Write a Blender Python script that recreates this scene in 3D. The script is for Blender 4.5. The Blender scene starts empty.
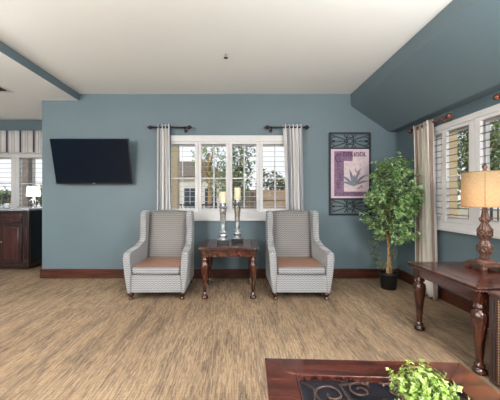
import bpy, bmesh, math, random
from mathutils import Vector, Matrix
R = math.radians; PI = math.pi
random.seed(7)
sc = bpy.context.scene; col = sc.collection
F, CX, CY, EYE = 290.0, 237.0, 199.0, 1.18
def at(px, py, d): return Vector(((px-CX)*d/F, d, EYE+(CY-py)*d/F))   # measuring aid only

# ------------------------------------------------------------------ materials
def new_mat(name):
    m = bpy.data.materials.new(name); m.use_nodes = True
    nt = m.node_tree; b = nt.nodes['Principled BSDF']
    return m, nt, b
def N(nt, t, **kw):
    n = nt.nodes.new(t)
    for k, v in kw.items():
        if k in n.inputs: n.inputs[k].default_value = v
        else: setattr(n, k, v)
    return n
def simple(name, c, rough=.6, metal=0, spec=.5, coat=0, var=.0, scale=8, bump=0, bscale=200):
    m, nt, b = new_mat(name)
    b.inputs['Roughness'].default_value = rough; b.inputs['Metallic'].default_value = metal
    b.inputs['Specular IOR Level'].default_value = spec; b.inputs['Coat Weight'].default_value = coat
    b.inputs['Coat Roughness'].default_value = .08
    tc = N(nt, 'ShaderNodeTexCoord')
    no = N(nt, 'ShaderNodeTexNoise', Scale=scale, Detail=4.0)
    nt.links.new(tc.outputs['Object'], no.inputs['Vector'])
    cr = N(nt, 'ShaderNodeValToRGB')
    cr.color_ramp.elements[0].position = .3; cr.color_ramp.elements[1].position = .7
    cr.color_ramp.elements[0].color = [max(0, x*(1-var)) for x in c]+[1]
    cr.color_ramp.elements[1].color = [min(1, x*(1+var)) for x in c]+[1]
    nt.links.new(no.outputs['Fac'], cr.inputs['Fac']); nt.links.new(cr.outputs['Color'], b.inputs['Base Color'])
    if bump:
        n2 = N(nt, 'ShaderNodeTexNoise', Scale=bscale, Detail=2.0)
        nt.links.new(tc.outputs['Object'], n2.inputs['Vector'])
        bp = N(nt, 'ShaderNodeBump', Strength=bump, Distance=.01)
        nt.links.new(n2.outputs['Fac'], bp.inputs['Height']); nt.links.new(bp.outputs['Normal'], b.inputs['Normal'])
    return m
def wood(name, dark, light, stretch=(2, 30, 30), rough=.22, coat=.6):
    m, nt, b = new_mat(name)
    tc = N(nt, 'ShaderNodeTexCoord'); mp = N(nt, 'ShaderNodeMapping'); mp.inputs['Scale'].default_value = stretch
    no = N(nt, 'ShaderNodeTexNoise', Scale=1.0, Detail=6.0, Distortion=.6)
    nt.links.new(tc.outputs['Object'], mp.inputs['Vector']); nt.links.new(mp.outputs['Vector'], no.inputs['Vector'])
    cr = N(nt, 'ShaderNodeValToRGB'); cr.color_ramp.elements[0].position = .32; cr.color_ramp.elements[1].position = .7
    cr.color_ramp.elements[0].color = list(dark)+[1]; cr.color_ramp.elements[1].color = list(light)+[1]
    nt.links.new(no.outputs['Fac'], cr.inputs['Fac']); nt.links.new(cr.outputs['Color'], b.inputs['Base Color'])
    b.inputs['Roughness'].default_value = rough; b.inputs['Coat Weight'].default_value = coat; b.inputs['Coat Roughness'].default_value = .1
    return m
M = {}
M['wall'] = simple('blue_wall_paint', (.118, .168, .192), .5, var=.03, scale=2, bump=.04, bscale=300)
M['ceiling'] = simple('ceiling_paint', (.72, .735, .71), .9, var=.01, scale=2)
M['white'] = simple('white_shutter_paint', (.66, .65, .645), .4, var=.02)
M['base'] = wood('baseboard_wood', (.04, .010, .006), (.10, .027, .014), (3, 30, 30), .35, .3)
M['cherry'] = wood('cherry_wood', (.026, .006, .005), (.105, .026, .014), (22, 3, 22), .2, .7)
M['cherry_leg'] = wood('cherry_leg_wood', (.022, .006, .004), (.095, .025, .013), (18, 18, 4), .22, .7)
M['cherry_top'] = wood('cherry_top_wood', (.012, .003, .003), (.110, .026, .013), (3, 26, 26), .15, .3)
M['darkwood'] = wood('dark_cabinet_wood', (.014, .006, .006), (.055, .021, .018), (20, 20, 3), .35, .3)
M['blackwood'] = simple('black_cabinet_side', (.010, .010, .014), .5)
M['redwood'] = wood('red_cabinet_panel', (.03, .009, .008), (.09, .027, .022), (20, 20, 3), .35, .3)
M['stone'] = simple('stone_counter', (.35, .37, .40), .25, var=.2, scale=40)
M['backlit_grey'] = simple('backlit_slat_grey', (.40, .39, .38), .5)  # white back-window louvers, their shade against the sky painted in as grey
M['backlit_dark'] = simple('backlit_slat_dark', (.10, .085, .075), .5)  # dark look of backlit louvers against bright windows, put into the colour
M['black'] = simple('black_plastic', (.012, .012, .014), .35)
M['screen'] = simple('television_screen', (.004, .008, .016), .15, spec=.12, coat=.0)
M['iron'] = simple('black_iron', (.014, .015, .02), .5, var=.2)
M['bronze'] = simple('dark_bronze_rod', (.035, .018, .014), .3, metal=.5)
M['copper'] = simple('copper_brown_rod', (.17, .05, .024), .25, metal=.35, coat=.6)
M['silver'] = simple('mercury_silver', (.62, .64, .66), .2, metal=.85, var=.45, scale=22)
M['wax'] = simple('ivory_wax', (.86, .74, .50), .5, var=.04)
M['brass'] = simple('brass_stud', (.62, .42, .20), .3, metal=.9)
M['leather'] = simple('dark_brown_leather', (.075, .038, .030), .42, var=.3, scale=30, bump=.15)
M['redleather'] = simple('reddish_leather', (.22, .075, .045), .3, var=.35, scale=9, bump=.1)
M['seat'] = simple('brown_vinyl_seat', (.34, .175, .112), .36, var=.12, scale=6)
M['pot'] = simple('black_pot', (.008, .009, .010), .5)
M['soil'] = simple('moss_soil', (.05, .035, .02), .9, var=.4, scale=60)
M['trunk'] = simple('tan_trunk', (.42, .25, .10), .7, var=.35, scale=30)
M['stem'] = simple('green_brown_stem', (.16, .14, .05), .7, var=.2)
M['stucco'] = simple('tan_stucco', (.50, .39, .24), .9, var=.08, scale=5)
M['housewall'] = simple('pale_house_wall', (.62, .58, .50), .9, var=.06, scale=3)
M['roof'] = simple('roof_shingle', (.22, .18, .15), .9, var=.2, scale=12)
M['dwin'] = simple('dark_house_window', (.04, .05, .06), .2)
M['fence'] = simple('tan_fence', (.42, .30, .19), .9, var=.15, scale=6)
M['ground'] = simple('dry_ground', (.42, .33, .20), .95, var=.2, scale=1)
M['metal'] = simple('steel', (.5, .5, .5), .3, metal=1)
M['lampwood'] = simple('carved_lamp_wood', (.10, .045, .028), .35, var=.65, scale=28, bump=.5, bscale=70)
M['vent'] = simple('vent_metal', (.55, .54, .52), .5)
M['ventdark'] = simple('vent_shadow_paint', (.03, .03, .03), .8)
M['mat'] = simple('print_paper', (.66, .53, .60), .7, var=.05, scale=14)
M['purple'] = simple('print_purple', (.22, .13, .21), .7, var=.45, scale=60)
M['purple2'] = simple('print_dark_purple', (.11, .05, .12), .7, var=.3, scale=50)
M['cream'] = simple('print_cream', (.66, .54, .56), .7, var=.15, scale=30)
M['leafgrey'] = simple('print_grey_leaf', (.20, .21, .26), .7, var=.2, scale=40)
M['pinkf'] = simple('print_pink', (.50, .25, .36), .7, var=.3, scale=50)
M['flower'] = simple('pale_mauve_flower', (.55, .45, .55), .8, var=.2, scale=30)
M['darkpanel'] = simple('dark_table_panel', (.012, .011, .018), .3, var=.3, scale=8)
M['scroll'] = simple('bronze_scroll', (.12, .06, .05), .4, metal=.3)
M['asphalt'] = simple('grey_path', (.35, .34, .33), .9)

def leafmat(name, c1, c2, c3, rough=.38):
    m, nt, b = new_mat(name)
    g = N(nt, 'ShaderNodeNewGeometry'); cr = N(nt, 'ShaderNodeValToRGB')
    e = cr.color_ramp.elements; e[0].color = list(c1)+[1]; e[1].color = list(c3)+[1]
    k = e.new(.5); k.color = list(c2)+[1]
    nt.links.new(g.outputs['Random Per Island'], cr.inputs['Fac']); nt.links.new(cr.outputs['Color'], b.inputs['Base Color'])
    b.inputs['Roughness'].default_value = rough
    tr = N(nt, 'ShaderNodeBsdfTranslucent'); nt.links.new(cr.outputs['Color'], tr.inputs['Color'])
    mx = N(nt, 'ShaderNodeMixShader', Fac=.3); out = nt.nodes['Material Output']
    nt.links.new(b.outputs[0], mx.inputs[1]); nt.links.new(tr.outputs[0], mx.inputs[2]); nt.links.new(mx.outputs[0], out.inputs[0])
    return m
M['ficus'] = leafmat('ficus_leaf', (.06, .17, .045), (.28, .48, .17), (.74, .86, .52))
M['ivy'] = leafmat('ivy_leaf', (.06, .10, .04), (.16, .22, .09), (.34, .36, .20))
M['box'] = leafmat('boxwood_leaf', (.10, .20, .03), (.30, .45, .07), (.60, .72, .28))
M['tree'] = leafmat('outdoor_leaf', (.08, .14, .05), (.22, .32, .11), (.50, .58, .30), .7)
M['bush'] = leafmat('hedge_leaf', (.05, .09, .03), (.14, .19, .07), (.30, .32, .15), .8)

def glass(name, fac=.07):
    m, nt, b = new_mat(name); nt.nodes.remove(b)
    t = N(nt, 'ShaderNodeBsdfTransparent'); g = N(nt, 'ShaderNodeBsdfGlossy', Roughness=.02)
    lw = N(nt, 'ShaderNodeLayerWeight', Blend=.5); pw = N(nt, 'ShaderNodeMath', operation='POWER'); pw.inputs[1].default_value = 4.0
    fr = N(nt, 'ShaderNodeMath', operation='MULTIPLY_ADD'); fr.inputs[1].default_value = .75; fr.inputs[2].default_value = .02
    mx = N(nt, 'ShaderNodeMixShader'); nt.links.new(lw.outputs['Facing'], pw.inputs[0]); nt.links.new(pw.outputs[0], fr.inputs[0])
    nt.links.new(fr.outputs[0], mx.inputs[0]); nt.links.new(t.outputs[0], mx.inputs[1]); nt.links.new(g.outputs[0], mx.inputs[2])
    nt.links.new(mx.outputs[0], nt.nodes['Material Output'].inputs[0]); return m
M['glass'] = glass('window_glass')

def carpet():
    m, nt, b = new_mat('striped_carpet')
    tc = N(nt, 'ShaderNodeTexCoord'); L = nt.links.new
    def noise(sc_, detail=3.0, scale=1.0):
        mp = N(nt, 'ShaderNodeMapping'); mp.inputs['Scale'].default_value = sc_
        no = N(nt, 'ShaderNodeTexNoise', Scale=scale, Detail=detail); L(tc.outputs['Object'], mp.inputs['Vector']); L(mp.outputs['Vector'], no.inputs['Vector']); return no.outputs['Fac']
    def ramp(f, p0, p1, c0, c1):
        cr = N(nt, 'ShaderNodeValToRGB'); e = cr.color_ramp.elements
        e[0].position = p0; e[1].position = p1; e[0].color = list(c0)+[1]; e[1].color = list(c1)+[1]; L(f, cr.inputs['Fac']); return cr.outputs['Color']
    base = ramp(noise((1.3, .5, 1), 3), .35, .65, (.30, .215, .143), (.375, .275, .185))
    def mth(op, a, v=None, w=None):
        n = N(nt, 'ShaderNodeMath', operation=op)
        for i, q in enumerate((a, v, w)):
            if q is None: continue
            if isinstance(q, (int, float)): n.inputs[i].default_value = q
            else: L(q, n.inputs[i])
        return n.outputs[0]
    sx = N(nt, 'ShaderNodeSeparateXYZ'); L(tc.outputs['Object'], sx.inputs[0])
    def dashes(wd, ln, seed):
        cx = mth('FLOOR', mth('DIVIDE', sx.outputs['X'], wd)); wn = N(nt, 'ShaderNodeTexWhiteNoise'); wn.noise_dimensions = '1D'; L(mth('ADD', cx, seed), wn.inputs['W'])
        cy = mth('FLOOR', mth('ADD', mth('DIVIDE', sx.outputs['Y'], ln), mth('MULTIPLY', wn.outputs['Value'], 37.0)))
        cb = N(nt, 'ShaderNodeCombineXYZ'); L(cx, cb.inputs[0]); L(cy, cb.inputs[1]); cb.inputs[2].default_value = seed
        w2 = N(nt, 'ShaderNodeTexWhiteNoise'); w2.noise_dimensions = '3D'; L(cb.outputs[0], w2.inputs['Vector']); return w2.outputs['Value']
    grp = noise((9, 1.6, 1), 2)
    v = mth('ADD', mth('MULTIPLY', dashes(.008, .13, 3.3), .42), mth('MULTIPLY', grp, 1.0))
    streak = ramp(v, .60, .96, (1.04, 1.02, .98), (.52, .51, .56))
    fine = ramp(dashes(.006, .05, 9.1), .35, .9, (1.06, 1.05, 1.04), (.66, .63, .60))
    ribv = mth('SINE', mth('MULTIPLY', mth('ADD', sx.outputs['Y'], mth('MULTIPLY', mth('PINGPONG', sx.outputs['X'], .011), .6)), 2*PI/.013))
    rib = ramp(mth('MULTIPLY_ADD', ribv, .5, .5), .2, .8, (.70, .69, .69), (1.16, 1.15, 1.12))
    def mul(a, c, f):
        mx = N(nt, 'ShaderNodeMix'); mx.data_type = 'RGBA'; mx.blend_type = 'MULTIPLY'; mx.inputs['Factor'].default_value = f
        L(a, mx.inputs['A']); L(c, mx.inputs['B']); return mx.outputs['Result']
    c = mul(mul(mul(base, streak, .9), fine, .8), rib, .7)
    L(c, b.inputs['Base Color']); b.inputs['Roughness'].default_value = .95; b.inputs['Specular IOR Level'].default_value = .15
    bp = N(nt, 'ShaderNodeBump', Strength=.4, Distance=.006); L(noise((28, 130, 1), 2), bp.inputs['Height']); L(bp.outputs['Normal'], b.inputs['Normal'])
    return m
M['carpet'] = carpet()

def fabric(name, ca, cb):
    m, nt, b = new_mat(name); L = nt.links.new
    tc = N(nt, 'ShaderNodeTexCoord'); sp = N(nt, 'ShaderNodeSeparateXYZ'); L(tc.outputs['Object'], sp.inputs[0])
    def mth(op, a, v=None):
        n = N(nt, 'ShaderNodeMath', operation=op)
        if isinstance(a, (int, float)): n.inputs[0].default_value = a
        else: L(a, n.inputs[0])
        if v is not None:
            if isinstance(v, (int, float)): n.inputs[1].default_value = v
            else: L(v, n.inputs[1])
        return n.outputs[0]
    h = mth('ADD', sp.outputs['X'], mth('MULTIPLY', sp.outputs['Y'], .9))
    zig = mth('PINGPONG', h, .019)
    s = mth('SINE', mth('MULTIPLY', mth('ADD', sp.outputs['Z'], mth('MULTIPLY', zig, .75)), 2*PI/.026))
    cr = N(nt, 'ShaderNodeValToRGB'); e = cr.color_ramp.elements
    e[0].position = .30; e[1].position = .75; e[0].color = list(ca)+[1]; e[1].color = list(cb)+[1]
    L(mth('ADD', mth('MULTIPLY', s, .5), .5), cr.inputs['Fac']); L(cr.outputs[0], b.inputs['Base Color'])
    b.inputs['Roughness'].default_value = .8; b.inputs['Sheen Weight'].default_value = .2
    return m
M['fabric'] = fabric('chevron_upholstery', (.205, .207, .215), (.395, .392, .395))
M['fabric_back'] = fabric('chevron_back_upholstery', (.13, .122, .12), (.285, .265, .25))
M['piping'] = simple('grey_piping', (.22, .21, .215), .8)

def stripes(name, seq):
    m, nt, b = new_mat(name); L = nt.links.new
    uv = N(nt, 'ShaderNodeUVMap'); uv.uv_map = 'UVMap'; sp = N(nt, 'ShaderNodeSeparateXYZ'); L(uv.outputs[0], sp.inputs[0])
    fr = N(nt, 'ShaderNodeMath', operation='FRACT'); L(sp.outputs['X'], fr.inputs[0])
    cr = N(nt, 'ShaderNodeValToRGB'); cr.color_ramp.interpolation = 'CONSTANT'
    e = cr.color_ramp.elements; e[0].position = 0; e[0].color = list(seq[0][1])+[1]; e[1].position = seq[1][0]; e[1].color = list(seq[1][1])+[1]
    for p, c in seq[2:]: k = e.new(p); k.color = list(c)+[1]
    L(fr.outputs[0], cr.inputs['Fac']); L(cr.outputs[0], b.inputs['Base Color']); b.inputs['Roughness'].default_value = .85
    tr = N(nt, 'ShaderNodeBsdfTranslucent'); L(cr.outputs[0], tr.inputs['Color'])
    mx = N(nt, 'ShaderNodeMixShader', Fac=.25); L(b.outputs[0], mx.inputs[1]); L(tr.outputs[0], mx.inputs[2]); L(mx.outputs[0], nt.nodes['Material Output'].inputs[0])
    return m
W_ = (.93, .925, .92); NV = (.07, .085, .14); TN = (.52, .46, .40); GR = (.50, .51, .55)
M['curtain'] = stripes('striped_curtain_cloth', [(0, W_), (.22, NV), (.27, W_), (.38, GR), (.50, W_), (.62, TN), (.74, W_), (.84, GR), (.88, W_)])
M['curtain_tan'] = stripes('tan_striped_curtain_cloth', [(0, (.82, .76, .69)), (.25, (.30, .22, .18)), (.29, (.82, .76, .69)), (.50, (.50, .40, .30)), (.60, (.84, .80, .74)), (.84, (.26, .27, .33)), (.88, (.80, .75, .68))])
M['valance'] = stripes('striped_valance_cloth', [(0, (.72, .70, .68)), (.12, (.45, .43, .46)), (.15, (.74, .72, .70)), (.35, (.52, .47, .45)), (.42, (.74, .72, .70)), (.60, (.36, .36, .42)), (.64, (.74, .72, .70)), (.8, (.5, .45, .42)), (.86, (.74, .72, .70))])

def shade(name, c, emit):
    m, nt, b = new_mat(name); L = nt.links.new
    tc = N(nt, 'ShaderNodeTexCoord'); mp = N(nt, 'ShaderNodeMapping'); mp.inputs['Scale'].default_value = (60, 60, 260)
    no = N(nt, 'ShaderNodeTexNoise', Scale=1.0, Detail=3.0); L(tc.outputs['Object'], mp.inputs[0]); L(mp.outputs[0], no.inputs['Vector'])
    cr = N(nt, 'ShaderNodeValToRGB'); cr.color_ramp.elements[0].position = .35; cr.color_ramp.elements[1].position = .65
    cr.color_ramp.elements[0].color = [x*.78 for x in c]+[1]; cr.color_ramp.elements[1].color = list(c)+[1]
    L(no.outputs['Fac'], cr.inputs['Fac']); L(cr.outputs[0], b.inputs['Base Color']); b.inputs['Roughness'].default_value = .9
    tr = N(nt, 'ShaderNodeBsdfTranslucent'); L(cr.outputs[0], tr.inputs['Color'])
    mx = N(nt, 'ShaderNodeMixShader', Fac=.5); L(b.outputs[0], mx.inputs[1]); L(tr.outputs[0], mx.inputs[2]); L(mx.outputs[0], nt.nodes['Material Output'].inputs[0])
    return m
M['shade'] = shade('burlap_lampshade', (.74, .54, .32), 0)
M['whiteshade'] = shade('white_lampshade', (.9, .9, .88), 0)

# ------------------------------------------------------------------ object helpers
def tag(o, label=None, cat=None, group=None, kind=None):
    if label: o['label'] = label
    if cat: o['category'] = cat
    if group: o['group'] = group
    if kind: o['kind'] = kind
    return o
def empty(name, loc=(0, 0, 0), rz=0):
    o = bpy.data.objects.new(name, None); o.location = loc; o.rotation_euler = (0, 0, rz); o.empty_display_size = .1
    col.objects.link(o); return o
class MB:
    def __init__(s): s.bm = bmesh.new(); s.uv = None
    def face(s, vs, mi=0, smooth=False):
        try: f = s.bm.faces.new(vs)
        except ValueError: return None
        f.material_index = mi; f.smooth = smooth; return f
    def box(s, x0, x1, y0, y1, z0, z1, mi=0, bev=0, seg=2, mat=None):
        vs = [s.bm.verts.new((x, y, z)) for x in (x0, x1) for y in (y0, y1) for z in (z0, z1)]
        if mat is not None:
            for v in vs: v.co = mat @ v.co
        fs = [s.face([vs[i] for i in q], mi) for q in ((0, 1, 3, 2), (4, 6, 7, 5), (0, 4, 5, 1), (2, 3, 7, 6), (0, 2, 6, 4), (1, 5, 7, 3))]
        if bev:
            es = set(e for f in fs for e in f.edges)
            r = bmesh.ops.bevel(s.bm, geom=list(es), offset=bev, segments=seg, affect='EDGES', profile=.5)
            for f in r['faces']: f.smooth = True; f.material_index = mi
        return s
    def lathe(s, prof, cx=0, cy=0, cz=0, n=20, mi=0, mat=None, cap=True, sx=1, sy=1):
        rings = []
        for r, z in prof:
            ring = []
            for i in range(n):
                a = 2*PI*i/n; v = Vector((cx+r*math.cos(a)*sx, cy+r*math.sin(a)*sy, cz+z))
                if mat is not None: v = mat @ v
                ring.append(s.bm.verts.new(v))
            rings.append(ring)
        for a, b in zip(rings, rings[1:]):
            for i in range(n): s.face([a[i], a[(i+1) % n], b[(i+1) % n], b[i]], mi, True)
        if cap: s.face(list(reversed(rings[0])), mi); s.face(rings[-1], mi)
        return s
    def tube(s, pts, r, n=8, mi=0, closed=False):
        pts = [Vector(p) for p in pts]; m = len(pts); rings = []; up = None
        for i, p in enumerate(pts):
            a = pts[i-1] if (i > 0 or closed) else p; b = pts[(i+1) % m] if (i < m-1 or closed) else p
            t = (b-a)
            if t.length < 1e-9: t = Vector((0, 0, 1))
            t.normalize()
            if up is None: up = Vector((0, 0, 1)) if abs(t.z) < .9 else Vector((1, 0, 0))
            u = (up - t*up.dot(t)); u = u.normalized() if u.length > 1e-6 else t.orthogonal().normalized()
            up = u; w = t.cross(u); rr = r[i] if isinstance(r, (list, tuple)) else r
            rings.append([s.bm.verts.new(p+(u*math.cos(2*PI*k/n)+w*math.sin(2*PI*k/n))*rr) for k in range(n)])
        for i in range(m if closed else m-1):
            a, b = rings[i], rings[(i+1) % m]
            for k in range(n): s.face([a[k], a[(k+1) % n], b[(k+1) % n], b[k]], mi, True)
        if not closed: s.face(list(reversed(rings[0])), mi); s.face(rings[-1], mi)
        return s
    def ball(s, c, r, n=12, mi=0, sz=1, sx=1, sy=1):
        prof = [(max(r*math.sin(PI*i/n*1.0), r*.02), -r*sz*math.cos(PI*i/n)) for i in range(n+1)]
        return s.lathe(prof, c[0], c[1], c[2], max(8, n), mi, sx=sx, sy=sy)
    def prism(s, poly, axis, a0, a1, mi=0, bev=0, warp=None, seg=2, smooth=False):
        def P(u, v, a): return {'x': (a, u, v), 'y': (u, a, v), 'z': (u, v, a)}[axis]
        A = [s.bm.verts.new(P(u, v, a0)) for u, v in poly]; B = [s.bm.verts.new(P(u, v, a1)) for u, v in poly]
        if warp:
            for v in A+B: v.co = Vector(warp(v.co))
        n = len(poly); fs = [s.face(A, mi), s.face(list(reversed(B)), mi)]
        side = [s.face([A[i], B[i], B[(i+1) % n], A[(i+1) % n]], mi, smooth) for i in range(n)]
        if bev:
            es = set(e for f in fs for e in f.edges)
            r = bmesh.ops.bevel(s.bm, geom=list(es), offset=bev, segments=seg, affect='EDGES', profile=.5)
            for f in r['faces']: f.smooth = True; f.material_index = mi
        return s
    def leaf(s, p, d, up, L_, w, mi=0):
        d = d.normalized(); sd = d.cross(up)
        if sd.length < 1e-4: sd = d.orthogonal()
        sd.normalize(); nrm = sd.cross(d).normalized()
        a = s.bm.verts.new(p); t = s.bm.verts.new(p+d*L_-nrm*L_*.15); m1 = s.bm.verts.new(p+d*L_*.5)
        l = s.bm.verts.new(p+d*L_*.42+sd*w+nrm*w*.35); r = s.bm.verts.new(p+d*L_*.42-sd*w+nrm*w*.35)
        s.face([a, m1, l], mi); s.face([m1, t, l], mi); s.face([a, r, m1], mi); s.face([m1, r, t], mi); return s
    def build(s, name, mats, parent=None, recalc=True):
        if recalc: bmesh.ops.recalc_face_normals(s.bm, faces=s.bm.faces)
        me = bpy.data.meshes.new(name); s.bm.to_mesh(me); s.bm.free()
        for m in (mats if isinstance(mats, list) else [mats]): me.materials.append(m)
        o = bpy.data.objects.new(name, me); col.objects.link(o)
        if parent is not None: o.parent = parent
        return o
def copy_tree(o, parent=None):
    c = o.copy(); col.objects.link(c)
    if parent is not None: c.parent = parent
    for ch in list(o.children):
        copy_tree(ch, c)
    return c
def S(o): o['kind'] = 'structure'; return o

# ------------------------------------------------------------------ room shell
WB, WR, WL, H, HL, YF, YR = 4.33, 2.41, -5.2, 2.747, 2.65, 5.40, -3.6
XE, XS = -2.91, -2.343                     # end of the back wall / step of the ceiling
S(MB().box(WL-.1, WR+.1, YR-.1, YF+.1, -.12, 0).build('floor', M['carpet']))
S(MB().box(XS, 1.75, YR-.1, WB+.1, H, H+.15).build('ceiling', M['ceiling']))
S(MB().box(WL-.1, XS-.02, YR-.1, YF+.1, HL, H+.15).build('ceiling', M['ceiling']))
S(MB().box(XS-.02, XS, YR, WB, HL, H+.1).build('trim_1', M['wall']))
# back wall round its window opening
ox0, ox1, oz0, oz1 = -1.09, .83, .93, 2.06
w = MB()
w.box(XE, ox0, WB, WB+.14, 0, H+.1); w.box(ox1, WR+.1, WB, WB+.14, 0, H+.1)
w.box(ox0, ox1, WB, WB+.14, 0, oz0); w.box(ox0, ox1, WB, WB+.14, oz1, H+.1)
w.box(XE, XE+.14, WB+.14, YF, 0, H+.1)
S(w.build('wall_back', M['wall']))
# right wall
ry0, ry1, rz0, rz1 = 1.55, 3.60, .90, 2.00
w = MB()
w.box(WR, WR+.14, YR, ry0, 0, H+.1); w.prism([(WR, ry1), (WR+.14, ry1+.24), (WR+.14, WB+.14), (WR, WB+.14)], 'z', 0, H+.1)
w.box(WR, WR+.14, ry0, ry1+.24, 0, rz0); w.box(WR, WR+.14, ry0, ry1, rz1, H+.1)
S(w.build('wall_right', M['wall']))
# sloping soffit
sp = [(1.70, H+.05), (1.70, 2.575), (1.712, 2.562), (2.235, 2.205), (2.255, 2.188), (2.27, 2.180), (2.29, 2.178), (WR, 2.178), (WR, H+.05)]
S(MB().prism(sp, 'y', YR, WB).build('wall_soffit', M['wall']))
# alcove, left, rear
w = MB(); ax0, ax1, az0, az1 = -4.95, -3.35, 1.0, 2.0
w.box(WL, ax0, YF, YF+.12, 0, H); w.box(ax1, XE+.14, YF, YF+.12, 0, H); w.box(ax0, ax1, YF, YF+.12, 0, az0); w.box(ax0, ax1, YF, YF+.12, az1, H)
S(w.build('wall_alcove', M['wall']))
S(MB().box(WL-.12, WL, YR, YF+.12, 0, H).build('wall_left', M['wall']))
w = MB(); rx = [(-4.2, -2.2), (-1.4, .6), (1.0, 2.0)]
xs = [WL] + [v for p in rx for v in p] + [WR+.1]
for i in range(0, len(xs), 2): w.box(xs[i], xs[i+1], YR-.12, YR, 0, H)
for a, b in rx: w.box(a, b, YR-.12, YR, 0, .5); w.box(a, b, YR-.12, YR, 2.3, H)
S(w.build('wall_rear', M['wall']))
# baseboards
def bb(mb, x0, x1, y0, y1):
    mb.box(x0, x1, y0, y1, 0, .125, bev=.004)
w = MB(); w.box(XE-.02, WR, WB-.018, WB, 0, .14, bev=.005); w.box(XE-.02, XE, WB-.018, YF, 0, .14, bev=.005)
w.box(XE-.022, WR, WB-.024, WB, 0, .02, bev=.004)
S(w.build('baseboard_back', M['base']))
w = MB(); w.box(WR-.018, WR, YR, WB-.018, 0, .14, bev=.005); S(w.build('baseboard_right', M['base']))

# ------------------------------------------------------------------ windows with plantation shutters
# built in local frame: x along the wall, y = out of the room, z up; origin on the wall face
def shutter_window(name, loc, rz, x0, x1, z0, z1, panes, pz0, pz1, mullions, pitch=.0745, lvmat='white', rods=True, sx0=.05):
    root = empty(name, loc, rz); S(root)
    m = MB()                                              # casing round the opening
    m.box(x0, x1, -.03, .05, pz1+.035, z1, bev=.005); m.box(x0, x1, -.03, .05, z0, pz0-.045, bev=.005)
    m.box(x0, panes[0][0]-.03, -.03, .05, pz0-.045, pz1+.035, bev=.005); m.box(panes[-1][1]+.03, x1, -.03, .05, pz0-.045, pz1+.035, bev=.005)
    m.build('casing', M['white'], root)
    m = MB(); m.box(x0-.02, x1+.02, -.045, .0, z0-.018, z0+.012, bev=.005); m.build('window_sill', M['white'], root)
    for i, (a, b) in enumerate(panes):
        la = a - (.03 if i == 0 else (a-panes[i-1][1])/2-.002); lb = b + (.03 if i == len(panes)-1 else (panes[i+1][0]-b)/2-.002)
        m = MB(); m.box(la, a, -.022, .012, pz0-.045, pz1+.035, bev=.003); m.box(b, lb, -.022, .012, pz0-.045, pz1+.035, bev=.003)
        m.box(a, b, -.022, .012, pz0-.045, pz0, bev=.003); m.box(a, b, -.022, .012, pz1, pz1+.035, bev=.003)
        zm = pz0+(pz1-pz0)*.475
        m.box(a, b, -.012, .010, zm-.009, zm+.009, bev=.002)
        pan = m.build('shutter_panel', M['white'], root)
        lv = MB(); z = pz0+pitch*.5
        while z < pz1-.02:
            if abs(z-zm) > .03:
                prof = [(-.025, z-.001), (-.010, z-.0034), (.010, z-.0034), (.025, z-.001), (.025, z+.001), (.010, z+.0034), (-.010, z+.0034), (-.025, z+.001)]
                lv.prism([(u, v+u*.10) for u, v in prof], 'x', a, b)
            z += pitch
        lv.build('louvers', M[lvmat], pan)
        c = (a+b)/2
        if not rods: continue
        t = MB(); t.box(c-.005, c+.005, -.044, -.034, pz0+.02, pz1-.02); t.build('tilt_rod', M['white'], pan)
    m = MB()
    m.box(x0+sx0, x1-.05, .07, .11, pz0-.04, pz0+.005); m.box(x0+sx0, x1-.05, .07, .11, pz1-.005, pz1+.05)
    for a, b in mullions: m.box(a, b, .07, .11, pz0, pz1)
    m.build('window_sash', M['white'], root)
    m = MB(); m.box(x0+sx0, x1-.05, .088, .092, pz0-.02, pz1+.02); m.build('glass_pane', M['glass'], root)
    return root
bp = [(-.985, -.625), (-.53, -.165), (-.07, .29), (.385, .745)]
shutter_window('window_1', (0, WB, 0), 0, -1.13, .87, .872, 2.125, bp, 1.03, 1.995, [(-1.05, -1.0), (-.60, -.56), (-.15, -.11), (.33, .37), (.75, .80), (-.355, -.34), (.10, .115), (.57, .585)], .0745, 'backlit_grey')
# right wall: local x runs towards the camera (rotation -90 deg)  y_world = YB - x
YB = 3.64
def ry(y): return YB-y
rp = [(ry(3.55), ry(3.375)), (ry(3.31), ry(2.99)), (ry(2.85), ry(2.50)), (ry(2.42), ry(2.08)), (ry(1.99), ry(1.65))]
shutter_window('window_2', (WR, YB, 0), R(-90), 0, ry(1.52), .835, 2.05, rp, .965, 1.95, [(.03, .05), (ry(2.95), ry(2.89)), (ry(2.06), ry(2.01)), (ry(3.1), ry(3.08))], .0745, 'backlit_dark', False, -.10)
shutter_window('window_3', (0, YF, 0), 0, -5.0, -3.3, .95, 2.05, [(-4.92, -4.19), (-4.04, -3.42)], 1.03, 1.95, [(-4.14, -4.09), (-3.86, -3.83), (-4.6, -4.57)], .085, 'backlit_dark')
for k, (a, b) in enumerate(rx):
    r_ = S(empty('window_%d' % (4+k), (0, YR, 0)))
    m = MB()
    for q in ((a, a+.05), (b-.05, b), ((a+b)/2-.02, (a+b)/2+.02)): m.box(q[0], q[1], -.1, -.02, .5, 2.3)
    m.box(a, b, -.1, -.02, .5, .56); m.box(a, b, -.1, -.02, 2.24, 2.3); m.build('window_frame', M['white'], r_)
    MB().box(a+.03, b-.03, -.065, -.06, .53, 2.27).build('glass_pane', M['glass'], r_)

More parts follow.
